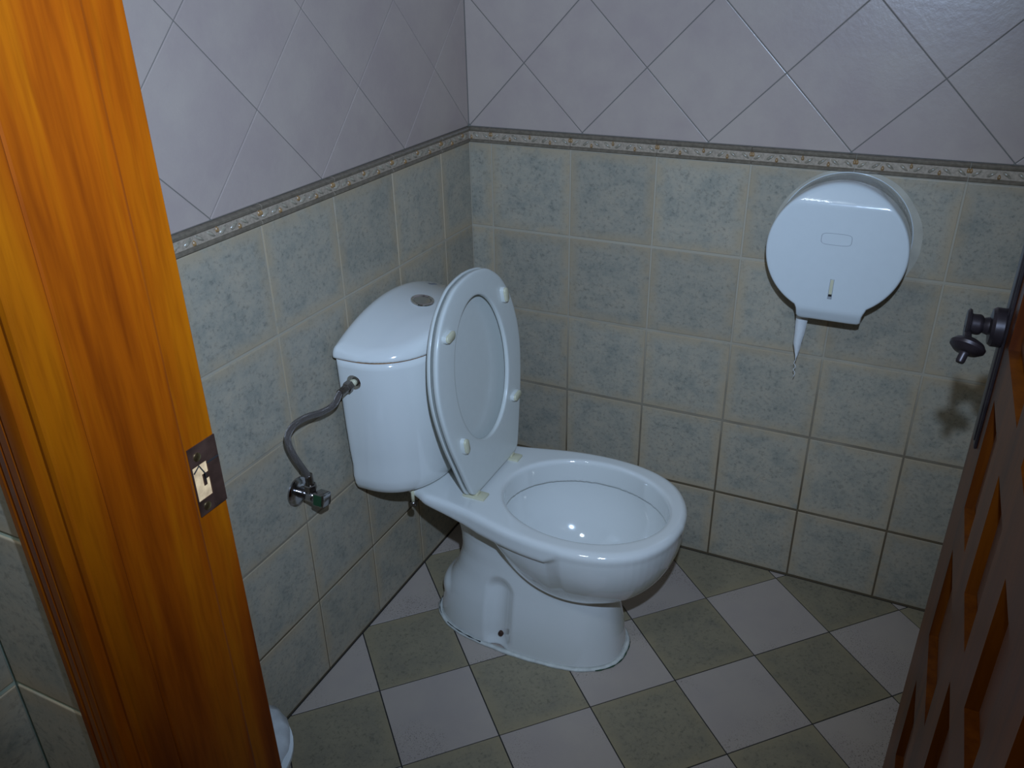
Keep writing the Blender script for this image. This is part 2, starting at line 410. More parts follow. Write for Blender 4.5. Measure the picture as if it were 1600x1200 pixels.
def inset(P, dist):
    n = len(P); o_ = []
    for i in range(n):
        a, b_, c_ = np.array(P[i-1]), np.array(P[i]), np.array(P[(i+1) % n])
        e1 = (b_-a)/np.linalg.norm(b_-a); e2 = (c_-b_)/np.linalg.norm(c_-b_)
        n1 = np.array((-e1[1], e1[0])); n2 = np.array((-e2[1], e2[0])); s = n1+n2; k = max(1+n1@n2, .3)
        o_.append(tuple(b_+s/k*dist))
    return o_
_tc = {}
def tile(parent, name, frame, centre, rot, size, gap, rect, material, bev=.0016, t=.0035, cut_gap=.001):
    """frame: 4x4 of the wall plane (local x,y in plane, z out; tile face at z=0)."""
    hs = (size-gap)/2; c, s = math.cos(rot), math.sin(rot); hw, hh = (hs, hs) if not isinstance(size, tuple) else (0, 0)
    sq = [(-hs, -hs), (hs, -hs), (hs, hs), (-hs, hs)]
    P = [(centre[0]+c*x-s*y, centre[1]+s*x+c*y) for x, y in sq]
    Q = clip_rect(P, rect[0]+cut_gap, rect[1]-cut_gap, rect[2]+cut_gap, rect[3]-cut_gap)
    if len(Q) < 3 or abs(area(Q)) < 3e-5: return None
    loc = [(c*(x-centre[0])+s*(y-centre[1]), -s*(x-centre[0])+c*(y-centre[1])) for x, y in Q]
    key = (material.name, tuple((round(a, 4), round(b_, 4)) for a, b_ in loc))
    if key not in _tc:
        if area(loc) < 0: loc = loc[::-1]
        n = len(loc); i1 = inset(loc, bev*.35); i2 = inset(loc, bev)
        V = [(*p, -t) for p in loc]+[(*p, -bev*.55) for p in loc]+[(*p, -bev*.15) for p in i1]+[(*p, 0) for p in i2]
        Fc = [tuple(3*n+i for i in range(n))]
        for r in range(3):
            for i in range(n): k = (i+1) % n; Fc.append((r*n+i, r*n+k, (r+1)*n+k, (r+1)*n+i))
        me = bpy.data.meshes.new(name); me.from_pydata(V, [], Fc); me.materials.append(material); me.update(); _tc[key] = me
    mw = frame @ Matrix.Translation((centre[0], centre[1], 0)) @ Matrix.Rotation(rot, 4, 'Z')
    # tiny unevenness of hand-set tiles
    mw = mw @ Matrix.Translation((0, 0, random.uniform(-.0003, .0003)))
    return inst(name, _tc[key], parent, mw)
def fr(o_, x, y, z):
    mm = Matrix((Vector(x), Vector(y), Vector(z))).transposed().to_4x4(); mm.translation = Vector(o_); return mm
F_back = fr((0, 0, 0), (1, 0, 0), (0, 0, 1), (0, -1, 0))
F_left = fr((0, 0, 0), (0, -1, 0), (0, 0, 1), (1, 0, 0))      # local x = -y (mirrored handedness fixed below)
F_left = fr((0, 0, 0), (0, 1, 0), (0, 0, 1), (1, 0, 0))       # local x = y, normal +x
F_floor = fr((0, 0, 0), (1, 0, 0), (0, 1, 0), (0, 0, 1))
def _unused():
    pass
# grey wainscot
for j in range(-1, 6):
    zc = HB-(j+.5)*TH
    if j < 0: continue
    for k in range(-1, 7):
        xc = RA+(k+.5)*W
        tile(parent=wall_back, name='tile', frame=F_back, centre=(xc, zc), rot=0, size=W, gap=.0040, rect=(0, XR, .004, HB), material=M['grey_tile'])
        yc_ = -(LB+(k+.5)*W)
        tile(parent=wall_left, name='tile', frame=F_left, centre=(yc_, zc), rot=0, size=W, gap=.0028, rect=(YD-.01, -.0, .004, HB), material=M['grey_tile'])
# diagonal pale tiles
for i in range(-2, 7):
    for j in range(-1, 12):
        x = CR+DD*(i+.5*(j % 2)); z = TB+DZ+DD/2*(j+1)
        tile(wall_back, 'tile', F_back, (x, z), PI/4, DD/math.sqrt(2), .0018, (0, XR, TB, CEIL), M['pale_tile'], bev=.0012)
        y = -(CL+DD*(i+.5*(j % 2)))
        tile(wall_left, 'tile', F_left, (y, z), PI/4, DD/math.sqrt(2), .0016, (YD-.01, 0, TB, CEIL), M['pale_tile'], bev=.0012)
# floor chequer
ox, oy, th, fs = .5543, -.3101, .7966, .2011
e1 = Vector((math.cos(th), math.sin(th)))*fs; e2 = Vector((math.sin(th), -math.cos(th)))*fs
for i in range(-10, 9):
    for j in range(-9, 12):
        c_ = Vector((ox, oy))+e1*(i+.5)+e2*(j+.5)
        if c_.y > .2 or c_.y < -1.75: continue
        tile(floor, 'tile', F_floor, (c_.x, c_.y), th, fs, .0026, (0, 1.25 if c_.y > -1.2 else 1.25, -1.62, 0), M['floor_pale'] if (i+j) % 2 else M['floor_grey'], bev=.0009, cut_gap=.002)
# lobby tiles
F_front = fr((0, YO, 0), (1, 0, 0), (0, 0, 1), (0, -1, 0)); F_lob = fr((.2579, 0, 0), (0, 1, 0), (0, 0, 1), (1, 0, 0))
for j in range(-4, 6):
    zc = .7684+(j+.5)*TH
    tile(wall_front, 'tile', F_front, (.2579+.06, zc), 0, W, .003, (.2579, .403, .004, 1.9), M['grey_tile'])
    for k in range(5):
        tile(wall_lobby, 'tile', F_lob, (YO-.07-k*W, zc), 0, W, .003, (-2.9, YO, .004, 1.9), M['grey_tile'])

# ------------------------------------------------------------------ relief border
def leaf(bm, cx, cy, ang, ln, wd, h):
    n = 8; rim = []
    for i in range(n):
        a = 2*PI*i/n; x = math.cos(a)*ln/2; y = math.sin(a)*wd/2*(1-.35*math.cos(a))
        rim.append(bm.verts.new((cx+x*math.cos(ang)-y*math.sin(ang), cy+x*math.sin(ang)+y*math.cos(ang), 0)))
    t1 = bm.verts.new((cx-ln*.22*math.cos(ang), cy-ln*.22*math.sin(ang), h)); t2 = bm.verts.new((cx+ln*.22*math.cos(ang), cy+ln*.22*math.sin(ang), h))
    for i in range(n):
        k = (i+1) % n; a = 2*PI*(i+.5)/n; top = t2 if math.cos(a) > 0 else t1
        bm.faces.new((rim[i], rim[k], top))
    bm.faces.new((rim[2], t1, t2)); bm.faces.new((rim[6], t2, t1))
M['border'] = simple('border_ceramic', (.38, .30, .22), .34, noise=.2, bump=.35, scale=220)
M['leafm'] = simple('leaf_glaze', (.30, .25, .18), .25, noise=.3, scale=150)
M['border_band'] = simple('border_brown_band', (.17, .135, .095), .28, noise=.25, scale=120)
M['bud'] = simple('ochre_bud_glaze', (.30, .175, .075), .25, noise=.3, scale=200)
BH = TB-HB
def border_meshes(x0, x1, phase):
    """x0..x1 piece extents relative to its own origin, y 0..BH up"""
    g = .0008
    prof = [(0, -.003), (0, .0035), (.0012, .0048), (.0045, .005), (.0062, .0035), (.0072, .0012), (.0245, .0012), (.0252, .0042), (.0275, .0072), (.031, .0080), (.0335, .0066), (BH-.0004, .003), (BH-.0004, -.003)]
    return prof
def border(parent, frame, joints, rev):
    full = {}
    prof = border_meshes(0, 0, 0)
    for a, b_ in joints:
        g = .0006; x0, x1 = a+g, b_-g; n = len(prof)
        V = [(x0, y, z) for y, z in prof]+[(x1, y, z) for y, z in prof]
        Fc = [(i, (i+1) % n, n+(i+1) % n, n+i) for i in range(n)]+[tuple(range(n))[::-1], tuple(range(n, 2*n))]
        org = Matrix.Translation(((a+b_)/2, HB, 0)); mw = frame @ org
        V = [(x-(a+b_)/2, y, z) for x, y, z in V]
        bmf = bmesh.new(); vs = [bmf.verts.new(v) for v in V]
        for f in Fc: bmf.faces.new([vs[i] for i in f])
        o = from_bm('border_tile', bmf, M['border'], parent, True, mw, 35)
        o.data.materials.append(M['border_band'])
        for p in o.data.polygons:
            if p.center.y > .0240 or p.center.y < .0070: p.material_index = 1
        bl = bmesh.new(); bb = bmesh.new(); full_l = (b_-a)
        ph0 = a if not rev else b_
        base = math.floor((a-rev_phase[rev])/W+1e-6)*W+rev_phase[rev]
        for q in range(0, 5):
            xq = base+q*.05
            low = q % 2 == 1; cy = .0115 if low else .0195
            for sgn in (-1, 1):
                lx = xq+sgn*.0125
                if a+.008 < lx < b_-.008:
                    ang = (-sgn*.62) if low else (sgn*.62)
                    ang = -sgn*.62 if low else sgn*.62
                    leaf(bl, lx-(a+b_)/2, .0160 if low else .0155, ang, .0200, .0066, .0052)
            bx = min(max(xq, a+.0022), b_-.0022)
            if a-.001 <= xq <= b_+.001:
                leaf(bb, bx-(a+b_)/2, cy, PI/2, .0105, .0062, .0050)
        for nm, bmx, mt in (('relief_leaves', bl, M['leafm']), ('relief_buds', bb, M['bud'])):
            if len(bmx.verts):
                for v in bmx.verts: v.co.z += .0010
                r = from_bm(nm, bmx, mt, None, True, mw); r.parent = o; r.matrix_parent_inverse = mw.inverted(); r['kind'] = 'stuff' if nm == 'relief_leaves' else 'stuff'
            else: bmx.free()
rev_phase = {0: RA, 1: -LB}
jb = [(0.0015, RA)]+[(RA+k*W, min(RA+(k+1)*W, XR)) for k in range(6)]
border(wall_back, F_back, jb, 0)
jl = [(-LB, -.0015)]+[(max(-(LB+(k+1)*W), YD), -(LB+k*W)) for k in range(6)]
border(wall_left, F_left, jl, 1)

# ================================================================== DOOR FRAME (left jamb, casing) and leaf
Z0, Z1 = -.001, 2.05
trim_1 = struct(bpy.data.objects.new('trim_1', None)); COL.objects.link(trim_1)
XJ, XS = .440, .452
YS = -1.357; YB = -1.4395
jam = [(.405, YD), (XJ-.0015, YD), (XJ, YD-.0015), (XJ, YS+.0006), (XJ+.0008, YS), (XS-.0035, YS), (XS-.0018, YS-.0004), (XS-.0005, YS-.0016), (XS, YS-.0036),
       (XS, YB+.0016), (XS-.0016, YB), (XS, YB-.0016), (XS, -1.4562), (.405, -1.4562)]
extrude_profile('jamb_board', jam, Z0, Z1+.03, M['wood'], trim_1)
# moulded casing on the lobby side
cas = [(.366, -1.456), (.366, -1.4640), (.3675, -1.4655), (.374, -1.4660), (.3765, -1.4640), (.3785, -1.4640), (.381, -1.4672), (.392, -1.4700), (.3935, -1.4682), (.3955, -1.4682),
       (.397, -1.4710), (.408, -1.4728), (.4095, -1.4712), (.4115, -1.4712), (.4135, -1.4742), (.424, -1.4756), (.430, -1.4744), (.4335, -1.4705), (.4375, -1.4685), (.4415, -1.4700), (.4455, -1.4715), (.450, -1.4705), (.4525, -1.4685), (.4528, -1.4562)]
extrude_profile('casing', cas, Z0, Z1+.10, M['wood'], trim_1, smooth=True, angle=24)
box('head_jamb', (.4535, -1.4562, Z1), (1.128, YD, Z1+.04), M['wood'], trim_1)
bmr = bmesh.new(); bm_box(bmr, (1.130, -1.4562, Z0), (1.175, YD, Z1+.04)); bm_box(bmr, (1.132, -1.474, Z0), (1.21, -1.4562, Z1+.1))
from_bm('hinge_jamb', bmr, M['wood'], trim_1)
# strike plate
sp = bpy.data.objects.new('strike_plate', None)
bm = bmesh.new()
xp0, xp1 = XJ+.0002, XJ+.0014
ya, yb, za, zb = -1.3475, -1.3145, .951, 1.0215
hy0, hy1, hz0, hz1 = -1.3462, -1.3290, .9665, 1.0020
for (a0, a1, b0, b1) in ((ya, yb, za, hz0), (ya, yb, hz1, zb), (ya, hy0, hz0, hz1), (hy1, yb, hz0, hz1)):
    bm_box(bm, (xp0, a0, b0), (xp1, a1, b1))
bm_box(bm, (xp0, hy1-.006, .985), (xp1, hy1, .9905)); bm_box(bm, (xp0, hy1-.0075, .979), (xp1, hy1-.004, .9905))
strike = from_bm('strike_plate', bm, M['bronze'], trim_1)
box('plate_seam', (xp1-.0003, -1.3290, .9985), (xp1+.0003, -1.3148, 1.0000), M['dark'], strike)
bm = bmesh.new(); bm_box(bm, (XJ-.0100, ya+.0005, hz0-.001), (XJ+.0001, hy1+.001, hz1+.001)); 
box('latch_recess', (XJ, hy0+.0004, hz0), (XJ+.0006, hy1-.0002, hz1), M['raw_wood'], strike)
bm.free()
tube('recess_edge', [(XJ+.0010, hy0+.001, hz1-.006), (XJ+.0011, hy0+.008, hz1-.001), (XJ+.0010, hy1-.004, hz1-.012), (XJ+.001, hy1-.0055, hz1-.020)], .0007, M['dark'], strike, seg=6)
for z in (1.0105, .9585):
    s_ = lathe('screw', [(.0001, 0), (.0042, 0), (.0040, .0008), (.0022, .0014), (.0001, .0015)], M['brass'], strike, frame_mw((xp1, -1.3385, z), (1, 0, 0)), 16)

# door leaf ---------------------------------------------------------
door_1 = struct(bpy.data.objects.new('door_1', None)); COL.objects.link(door_1)
XF, XB, YE, YH = 1.094, 1.129, -.7105, -1.3120
dep = .0125
cells = []
R1 = [(.105, .198), (.27, .362), (.433, .525)]; R2 = [(.105, .265), (.335, .495)]; R0 = [(.105, .289), (.36, .53)]
for z0, z1, cs in ((.806, .951, R1), (.605, .744, R2), (.379, .525, R1), (.178, .317, R2), (1.013, 1.21, R0), (1.272, 1.41, R1), (1.472, 1.62, R2), (1.682, 1.88, R0)):
    for a, b_ in cs: cells.append((a, b_, z0, z1))
zs = sorted({.012, 2.03}|{c[2] for c in cells}|{c[3] for c in cells})
bm = bmesh.new()
bm_box(bm, (XF+dep, YH, .012), (XB, YE, 2.03))                                # core
def sY(s): return YE-s
WD = YE-YH
for a, b_ in zip(zs[:-1], zs[1:]):
    inr = sorted([(c[0], c[1]) for c in cells if c[2] <= a+1e-6 and c[3] >= b_-1e-6])
    cur = 0.
    for (s0, s1) in inr+[(WD, WD)]:
        if s0 > cur+1e-5: bm_box(bm, (XF, sY(s0), a), (XF+dep, sY(cur), b_))
        cur = s1
bmesh.ops.remove_doubles(bm, verts=bm.verts, dist=1e-5)
# drop interior coincident faces
seen = {}
for f in bm.faces: seen.setdefault(tuple(sorted(v.index for v in f.verts)), []).append(f)
bm.verts.index_update(); seen = {}
for f in bm.faces: seen.setdefault(tuple(sorted(v.index for v in f.verts)), []).append(f)
dead = [f for fsx in seen.values() if len(fsx) > 1 for f in fsx]
bmesh.ops.delete(bm, geom=dead, context='FACES_ONLY')
leafo = from_bm('leaf_frame', bm, M['door_wood'], door_1)
for a, b_, z0, z1 in cells:       # fielded panel in every recess
    bm = bmesh.new(); g = .0015; r = .016
    o4 = [(sY(a+g), z0+g), (sY(b_-g), z0+g), (sY(b_-g), z1-g), (sY(a+g), z1-g)]
    i4 = [(sY(a+r), z0+r), (sY(b_-r), z0+r), (sY(b_-r), z1-r), (sY(a+r), z1-r)]
    vo = [bm.verts.new((XF+dep+.0005, y, z)) for y, z in o4]; vm = [bm.verts.new((XF+dep-.001, y, z)) for y, z in o4]; vi = [bm.verts.new((XF+dep-.004, y, z)) for y, z in i4]
    for k in range(4):
        q = (k+1) % 4; bm.faces.new((vo[k], vo[q], vm[q], vm[k])); bm.faces.new((vm[k], vm[q], vi[q], vi[k]))
    bm.faces.new(vi); bm.faces.new(vo[::-1])
    from_bm('panel', bm, M['door_wood'], door_1)
# iron long plate with rosette, neck and turned knob lever
pl = bmesh.new(); bm_box(pl, (XF-.0035, -.782, .868), (XF, -.746, 1.20), .0014, 2); bm_box(pl, (XF-.0050, -.776, .876), (XF-.003, -.752, 1.19), .0012, 2)
from_bm('lock_plate', pl, M['iron'], door_1, True, None, 40)
hd = bpy.data.objects.new('door_handle', None)
HY, HZ = -.766, 1.018
prof = [(.0001, 0), (.021, 0), (.0225, .002), (.0225, .011), (.020, .0145), (.0105, .016), (.009, .021), (.0085, .0215), (.0110, .0235), (.0120, .026), (.0115, .0325), (.0120, .0340), (.0160, .0350), (.0172, .0375), (.0150, .0395), (.0001, .0395)]
handle = lathe('door_handle', prof, M['iron'], door_1, frame_mw((XF-.003, HY, HZ), (-1, 0, 0)), 28)
tube('lever', [(XF-.0395, HY-.002, HZ-.004), (XF-.0385, HY-.018, HZ-.008), (XF-.0375, HY-.034, HZ-.012)], .0040, M['iron'], handle, seg=10)
kn = [(.0001, -.009), (.008, -.0085), (.0155, -.005), (.0190, -.0005), (.0185, .003), (.013, .0075), (.006, .009), (.0048, .011), (.0048, .019), (.0040, .021), (.0001, .0212)]
lathe('knob', kn, M['iron'], handle, frame_mw((XF-.0375, HY-.036, HZ-.013), (-.25, -.62, -.74)), 28)

# ================================================================== TOILET
YC = -.415
toilet = empty('toilet', (.35, YC, 0), 'white porcelain close-coupled toilet with seat and lid raised, against the left wall', 'toilet')
def tp(o):     # keep world coordinates under the translated empty
    o.parent = toilet; o.matrix_parent_inverse = Matrix.Translation((-.35, -YC, 0)); return o
half = [(.03, .104), (.08, .108), (.115, .116), (.135, .123), (.155, .131), (.20, .136), (.25, .143), (.30, .155), (.36, .170), (.42, .179), (.48, .1805), (.54, .173), (.59, .155), (.63, .126), (.658, .085), (.673, .043), (.678, 0)]
hp = catmull(half, 3); OUT = [(p[0], p[1]) for p in hp]+[(p[0], -p[1]) for p in hp[::-1][1:]]
zr = np.array([-.02, 0, .03, .06, .10, .15, .20, .25, .30, .34, .37])
xr_ = np.array([.112, .115, .120, .126, .138, .165, .180, .178, .166, .150, .140])
xf_ = np.array([.571, .570, .566, .562, .556, .548, .530, .50, .47, .45, .44])
hw_ = np.array([.113, .112, .110, .107, .101, .092, .086, .084, .088, .098, .108])
def sm(zq, y):
    return (np.interp(zq-.012, zr, y)+np.interp(zq, zr, y)*2+np.interp(zq+.012, zr, y))/4
RT = .385
def f_toilet(x, y, z):
    v = y-YC; av = np.abs(v)
    do = poly_sdf(x, v, OUT)
    # deck and rim slab with a rolled edge
    slab = smax(do, np.abs(z-(RT-.024))-.024, .017)
    # deck gets thinner behind
    # bowl body
    t_ = np.clip((.368-z)/.190, 0, .999)
    ins_ = .165*(1-np.sqrt(1-t_*t_))+np.interp(x, [.30, .45, .485], [.010, .0115, 0.])
    bowl = smax(do+ins_, z-.378, .01); bowl = smax(bowl, .268+(.37-z)*.75-x, .05)
    # pedestal
    a0, a1, hw = sm(z, xr_), sm(z, xf_), sm(z, hw_)
    cx = (a0+a1)/2; rx = (a1-a0)/2; ux = (x-cx)/rx
    nrm = (np.abs(ux)**2.7+(av/hw)**2.4)**(1/2.5)
    ped = (nrm-1)*hw*.95; ped = smax(ped, z-.37, .01); ped = smax(ped, -z, .004)
    # trap bulge low at the back
    tr = (np.sqrt(((x-.153)/.026)**2+(v/.054)**2+((z-.082)/.029)**2)-1)*.026
    ped = smin(ped, tr, .012)
    # bolt recesses
    hwz = np.interp(z, zr, hw_)
    zz = np.clip(z, .030, .145)
    rc = np.sqrt((x-.305)**2+(z-zz)**2*.8+((av-(hwz+.021))*.95)**2)-.0375
    ped = smax(ped, -rc, .008)
    body = smin(ped, bowl, .012)
    low = np.interp(x, [.10, .29, .45, .485], [.027, 0., 0., .022])   # the slab thins out into the bowl's own side
    slab = smax(do, np.maximum(z-RT, (RT-.048+low)-z), .016)
    body = smin(body, slab, .005)
    # small smooth lip where the deck edge dies into the bowl
    # bowl cavity: upright flushing rim, undercut, then funnel
    eo = (np.sqrt(((x-.468)/.176)**2+(v/.141)**2)-1)*.150
    rim = smax(eo, -(z-.326), .006)
    rim = np.where(z > RT-.02, rim-0, rim)
    ef = (np.sqrt(((x-.462)/.186)**2+(v/.150)**2+((z-.330)/.165)**2)-1)*.15
    fun = smax(ef, z-.330, .003)
    cav = np.minimum(rim, fun)
    throat = np.sqrt((x-.40)**2+v**2)-.045; cav = smin(cav, smax(throat, -(z-.12), .01), .02)
    shell = smax(cav-.011, z-(RT-.030), .004)      # wall thickness round the basin
    body = smin(body, shell, .010)
    return smax(body, -cav, .010)
bowl = isosurface('bowl', f_toilet, (.02, YC-.20, -.008), (.70, YC+.20, .40), .0036, M['porcelain']); tp(bowl)
# standing water in the trap
wm, nt, b = mat('water'); b.inputs['Base Color'].default_value = (.86, .93, .93, 1); b.inputs['Transmission Weight'].default_value = 1.0; b.inputs['Roughness'].default_value = 0.0; b.inputs['IOR'].default_value = 1.33
wv = []; 
wat = lathe('water', [(.0001, 0), (.074, 0), (.076, .004), (.0001, .004)], wm, None, Matrix.Translation((.44, YC, .196)), 40); tp(wat)
# sealant bead round the foot
bead = []
for i in range(96):
    a = 2*PI*i/96; ca, sa = math.cos(a), math.sin(a)
    r = (abs(ca)**2.7+abs(sa)**2.4)**(-1/2.5); x = .3425+.229*ca*r*1.0; y = YC+.113*sa*r
    x2 = .3425+(.2275+.0045)*ca*r; y2 = YC+(.112+.0045)*sa*r; bead.append((x2, y2))
rings = []; ctr = np.array([.3425, YC])
for i, (x, y) in enumerate(bead):
    p = np.array([x, y]); pn = np.array(bead[(i+1) % 96]); pp = np.array(bead[i-1]); t = pn-pp; t /= np.linalg.norm(t); nrm = np.array([t[1], -t[0]])
    wdt = .0034+.0006*math.sin(i*1.7)+.0008*math.sin(i*.63)
    rings.append([(x-nrm[0]*.006, y-nrm[1]*.006, .0002), (x-nrm[0]*.006, y-nrm[1]*.006, .006), (x+nrm[0]*wdt*.2, y+nrm[1]*wdt*.2, .0036), (x+nrm[0]*wdt, y+nrm[1]*wdt, .0002)])
n4 = 4; V = [p for r in rings for p in r]; Fc = []
for i in range(96):
    k = (i+1) % 96
    for q in range(4): q2 = (q+1) % 4; Fc.append((i*4+q, k*4+q, k*4+q2, i*4+q2))
bm = bmesh.new(); vs = [bm.verts.new(v) for v in V]; [bm.faces.new([vs[i] for i in f]) for f in Fc]
tp(from_bm('sealant_bead', bm, M['sealant'], None, True))
# green mould at the front and dark cracks along the bead
def arc(i0, i1, off, z): return [(bead[i % 96][0]+(bead[i % 96][0]-.3425)*off, bead[i % 96][1]+(bead[i % 96][1]-YC)*off, z) for i in range(i0, i1)]
mo = tube('mould_line', arc(-11, 5, .012, .0012), [.0013+.0007*math.sin(i*2.1) for i in range(16)], M['mould'], seg=6); tp(mo)
ck = tube('bead_crack', arc(-36, -28, .0, .0052), [.0009+.0007*math.sin(i*2.9) for i in range(8)], M['dark'], seg=6); tp(ck)
ck2 = tube('bead_crack', arc(-47, -38, -.004, .0056), [.0008+.0005*math.sin(i*2.3) for i in range(9)], M['dark'], seg=6); tp(ck2)
for s in (-1, 1):
    bo = lathe('fixing_bolt', [(.0001, -.004), (.0062, -.004), (.0062, .003), (.0055, .0055), (.0030, .0070), (.0001, .0074)], M['bronze'], None, frame_mw((.309, YC+s*.0935, .031), (0, s, .12)), 20); tp(bo)
# tank
def dplan(hw, D, n=72, x0=.012):
    P = []; xc = .045
    for i in range(52):
        t = PI*i/51; c_, s_ = math.cos(t), math.sin(t)
        P.append((xc+(x0+D-xc)*abs(s_)**.90, hw*math.copysign(abs(c_)**.76, c_)))
    for t in (.3, .6): P.append((xc+(x0+.010-xc)*t, -hw))
    for i in range(4): a = PI/2*i/3; P.append((x0+.010-.010*math.sin(a), -hw+.010-.010*math.cos(a)))
    for i in range(1, 9): P.append((x0, -hw+.010+(2*hw-.020)*i/9))
    for i in range(4): a = PI/2*i/3; P.append((x0+.010-.010*math.cos(a), hw-.010+.010*math.sin(a)))
    for t in (.6, .3): P.append((xc+(x0+.010-xc)*t, hw))
    return P
rg = []
for z, sx, sy in ((.7065, .968, .972), (.7065, 1.0, 1.0), (.690, 1.0, 1.0), (.62, .992, .988), (.55, .98, .972), (.49, .962, .955), (.455, .945, .935), (.43, .948, .945), (.410, .930, .930), (.397, .895, .900), (.3895, .84, .85), (.3872, .76, .77), (.3870, .3, .3)):
    rg.append([(.012+(x-.012)*sx, YC+v*sy, z) for x, v in dplan(.192, .173)])
tank = tp(loft('tank', rg[::-1], M['porcelain']))
gk = []
for z, s in ((.3845, 1), (.3885, 1)): gk.append([(.055+.045*math.cos(2*PI*i/32)*s+.04, YC+.07*math.sin(2*PI*i/32), z) for i in range(32)])
tp(loft('tank_gasket', gk, M['dark'], angle=40))
LIDP = dplan(.1985, .181, x0=.009)
def ztop(x, v): return .7855-.046*(np.abs(v)/.19)**2-.17*x
def f_lid(x, y, z):
    v = y-YC; dpl = poly_sdf(x, v, LIDP)
    t = smax(dpl, (z-ztop(x, v))*.96, .024)
    t = smax(t, .7085-z, .004)
    return smax(t, -z+.7085, .004)
lid = tp(isosurface('tank_lid', f_lid, (.0, YC-.205, .70), (.205, YC+.205, .80), .0034, M['porcelain']))
# rust-tinted joint line under the lid
rl = [(.012+(x-.012)*1.003, YC+v*1.003, .7078) for x, v in dplan(.192, .173)]
js = list(range(14, 56))
tp(tube('joint_stain', [rl[i] for i in js], .0009, M['rust'], seg=6))
bx, bv = .100, YC+.003; bz = .7855-.17*bx
fb = lathe('flush_button', [(.0245, -.004), (.0250, .0015), (.0240, .0042), (.0215, .0048), (.0185, .0036), (.0182, .0010), (.0175, .0016), (.0165, .0028), (.0100, .0030), (.0001, .0030)], M['bright_chrome'], None, frame_mw((bx, bv, bz-.0008), (.165, 0, 1)), 40); tp(fb)
ft = bpy.data.curves.new('logo', 'FONT'); ft.body = 'Roca'; ft.size = .014; ft.align_x = 'CENTER'; ft.extrude = .0001
fo = bpy.data.objects.new('logo', ft); COL.objects.link(fo); bpy.context.view_layer.update()
dg = bpy.context.evaluated_depsgraph_get(); me = bpy.data.meshes.new_from_object(fo.evaluated_get(dg)); bpy.data.objects.remove(fo)
me.materials.clear(); me.materials.append(M['logo'])
lv = .128; slope = 2*.046*lv/.19**2
lo_ = bpy.data.objects.new('logo_print', me); COL.objects.link(lo_)
lo_.matrix_world = frame_mw((.055, YC+lv, ztop(.055, lv)+.0006), (.17, slope, 1), (0, 1, -slope)); tp(lo_)
tp(tube('fixing_bolt', [(.118, YC-.118, .395), (.118, YC-.118, .345)], .004, M['cream'], seg=10))
tp(tube('fixing_bolt', [(.118, YC-.118, .354), (.118, YC-.118, .344)], .008, M['dull_chrome'], seg=6))

# seat and lid (raised).  local: a up along the seat, v across, n out of its face
SP0 = Vector((.2600, YC+.004, .397)); dirA = Vector((-.0455, 0, .45)).normalized(); dirN = Vector((dirA.z, 0, -dirA.x))
def S(v, a, n_): return SP0+Vector((0, 1, 0))*v+dirA*a+dirN*n_
hs_ = [(0, -.004), (.082, -.004), (.104, .001), (.115, .018), (.134, .068), (.158, .135), (.174, .20), (.179, .25), (.174, .298), (.156, .353), (.122, .402), (.075, .435), (.035, .446), (0, .449)]
hc = catmull(hs_, 6); SO = [(p[0], p[1]) for p in hc[:-1]]+[(-p[0], p[1]) for p in hc[::-1][:-1]]
CA = .246
def hole(p, ea=.155, ev=.112):
    th_ = math.atan2((p[1]-CA)/ea, p[0]/ev); return (ev*math.cos(th_)*(1+.04*math.sin(-th_)), CA+ea*math.sin(th_))
def seat_ring(outer, inner, prof):
    rgs = []
    for fr_, off, nn in prof:   # fr_: 0 outer,1 inner; off inwards from that edge
        ring = []
        for O_, I_ in zip(outer, inner):
            dv, da = I_[0]-O_[0], I_[1]-O_[1]; ll = math.hypot(dv, da); dv /= ll; da /= ll
            if fr_ == 0: q = (O_[0]+dv*off, O_[1]+da*off)
            elif fr_ == 1: q = (I_[0]-dv*off, I_[1]-da*off)
            else: q = (O_[0]+dv*ll*fr_, O_[1]+da*ll*fr_)
            ring.append(S(q[0], q[1], nn))
        rgs.append(ring)
    return rgs
inner = [hole(p) for p in SO]
prof = [(1, .002, -.010), (1, .0, -.008), (1, 0, -.0022), (1, .0007, -.0008), (1, .0022, 0), (1, .006, .0002), (.5, 0, .0006), (0, .009, .0002), (0, .0042, 0), (0, .0016, -.0008), (0, .0003, -.0022), (0, 0, -.005), (0, .001, -.0095), (0, .002, -.0105), (.5, 0, -.008)]
rgs = seat_ring(SO, inner, prof); rgs.append(rgs[0])
V = [p for r in rgs[:-1] for p in r]; n = len(SO); m_ = len(rgs)-1; Fc = []
for j in range(m_):
    j2 = (j+1) % m_
    for i in range(n): k = (i+1) % n; Fc.append((j*n+i, j*n+k, j2*n+k, j2*n+i))
bm = bmesh.new(); vs = [bm.verts.new(v) for v in V]; [bm.faces.new([vs[i] for i in f]) for f in Fc]
seat = tp(from_bm('seat', bm, M['seat_plastic'], None, True, None, 50))
